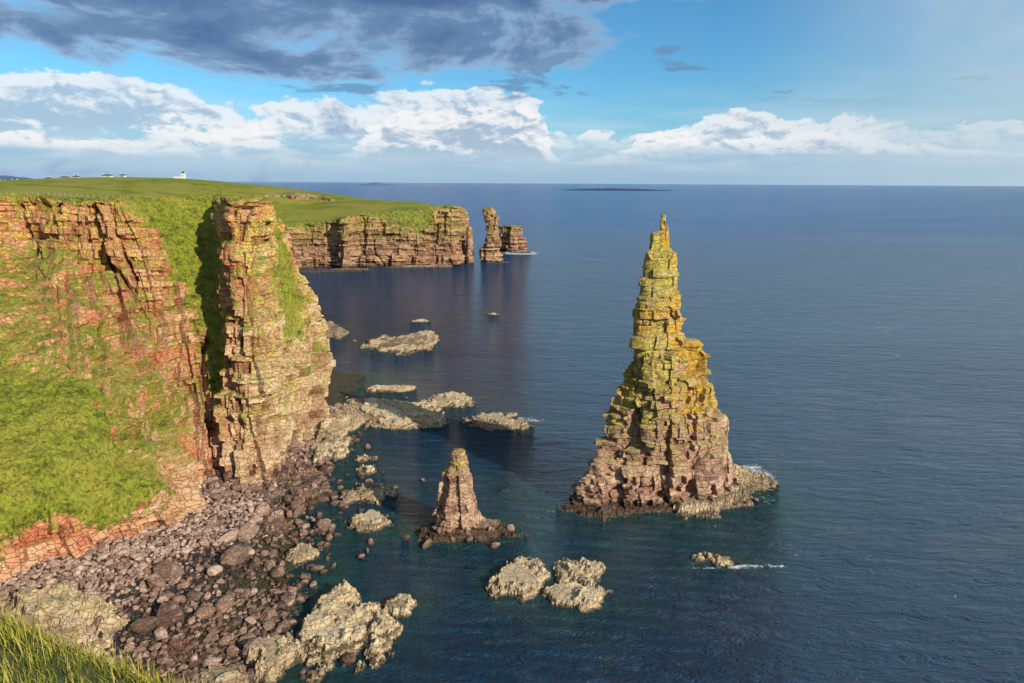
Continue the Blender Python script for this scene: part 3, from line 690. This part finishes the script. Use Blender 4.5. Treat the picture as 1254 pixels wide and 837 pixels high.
skyc = t.mix(1.0, sky.outputs[0], (.52, 1.05, 1.32), 'MULTIPLY')
n_big = t.noise(P, 4.5, 6, .62, .3)
n_det = t.noise(P, 15, 6, .62, .3)
n_off = t.noise(t.vm('ADD', P, (.006, .012, 0)), 15, 6, .62, .3)
n_str = t.noise(cmb(9.0, 0.), 4, 5, .6, .3)
S = 10.0
def sc(c): return tuple(v*S for v in c)
veil = t.m('MAXIMUM', t.m('MULTIPLY', t.ss(el, .15, .0), t.ss(n_str, .3, .65, .35, 1.0)), t.ss(el, .085, .03, 0, .9))
cc = t.mix(veil, skyc, t.mix(t.m('MULTIPLY', t.ss(el, .0, .05), t.ss(n_str, .35, .6)), sc((.36, .52, .70)), sc((.58, .69, .79))))
def cumulus(cc, pts_, k, base, lo_, hi_, amt, seed_off):
    fc = t.new('ShaderNodeFloatCurve'); t.set(fc, 'Value', t.m('MULTIPLY_ADD', az, 1/1.4, .5))
    cv = fc.mapping.curves[0]; cv.points[0].location = pts_[0]; cv.points[1].location = pts_[-1]
    for q_ in pts_[1:-1]: cv.points.new(*q_)
    fc.mapping.update()
    hh = t.m('ADD', t.m('MULTIPLY', fc.outputs[0], k), base)
    nb = t.noise(t.vm('ADD', P, seed_off), 7, 6, .6, .2)
    edge = t.m('ADD', t.m('SUBTRACT', hh, el), t.m('ADD', t.m('MULTIPLY', t.m('SUBTRACT', nb, .5), .13), t.m('MULTIPLY', t.m('SUBTRACT', n_det, .5), .05)))
    cum = t.m('MULTIPLY', t.ss(edge, -.001, .006), t.ss(t.m('ADD', el, t.m('MULTIPLY', t.m('SUBTRACT', n_str, .5), .05)), lo_, hi_))
    rel = t.m('MULTIPLY', t.m('SUBTRACT', n_det, n_off), 5.0)
    sh_ = t.m('SUBTRACT', t.ss(edge, .0, .06), rel)
    ccol = t.mix(t.ss(sh_, .05, .95), sc((.90, .91, .92)), sc((.40, .52, .67)))
    return t.mix(t.m('MULTIPLY', cum, amt), cc, ccol)
cc = cumulus(cc, [(0, .75), (.10, .8), (.2, .6), (.27, .45), (.33, .55), (.40, .8), (.46, .85), (.53, .6), (.58, .35), (.65, .35), (.72, .5), (.8, .45), (.88, .3), (1, .2)], .095, .045, .03, .07, .8, (0, 0, 0))
cc = cumulus(cc, [(0, .3), (.14, .2), (.2, .5), (.26, .35), (.3, .1), (.36, .4), (.42, .75), (.47, .8), (.53, .55), (.56, .1), (.62, .2), (.70, .2), (.76, .5), (.84, .35), (.90, .2), (1, 0)], .085, .035, .02, .06, .95, (3.3, 1.7, 0))
bias = t.m('ADD', t.m('MULTIPLY', t.ss(el, .112, .162), .25), t.m('MULTIPLY', t.ss(az, -.12, .22), -.28))
bias = t.m('ADD', bias, t.m('MULTIPLY', t.ss(el, .215, .245), .20))
n_dk = t.noise(t.vm('ADD', P, (7.1, 2.3, 0)), 5.5, 7, .60, .4)
dn = t.m('ADD', t.m('ADD', t.m('MULTIPLY', n_dk, .95), t.m('MULTIPLY', n_str, .14)), bias)
dk = t.m('MULTIPLY', t.ss(dn, .60, .74), .95)
dcol = t.ramp(t.ss(dn, .64, .92), [(0, (.34, .48, .66)), (.4, (.15, .25, .43)), (1, (.080, .155, .32))])
dcol = t.mix(1.0, dcol, (S, S, S), 'MULTIPLY')
cc = t.mix(dk, cc, dcol)
wn = t.noise(cmb(4.0, 2.2), 6.5, 5, .6, .3)
wk = t.m('MULTIPLY', t.ss(wn, .56, .64), t.m('MULTIPLY', t.ss(el, .09, .12), t.ss(el, .20, .17)))
cc = t.mix(t.m('MULTIPLY', wk, .75), cc, sc((.15, .27, .44)))
hz = t.m('MULTIPLY', t.ss(az, .26, .62), t.ss(n_big, .2, .6, .6, 1.0))
cc = t.mix(t.m('MULTIPLY', hz, .75), cc, sc((.50, .64, .73)))
bg = t.new('ShaderNodeBackground'); t.set(bg, 0, cc); t.set(bg, 1, .1)
t.t.links.new(bg.outputs[0], out.inputs[0])

# ---------------------------------------------------------------- camera
cd = bpy.data.cameras.new('camera'); cam = bpy.data.objects.new('camera', cd); scene.collection.objects.link(cam)
cd.sensor_width = 36; cd.lens = 24; cd.clip_end = 200000; cd.clip_start = .1
cam.location = (0, 0, 70)
cam.rotation_euler = (Matrix.Rotation(math.radians(90-13.1), 3, 'X') @ Matrix.Rotation(math.radians(.33), 3, 'Z')).to_euler()
scene.camera = cam
scene.view_settings.view_transform = 'Standard'; scene.view_settings.look = 'None'; scene.view_settings.exposure = 0
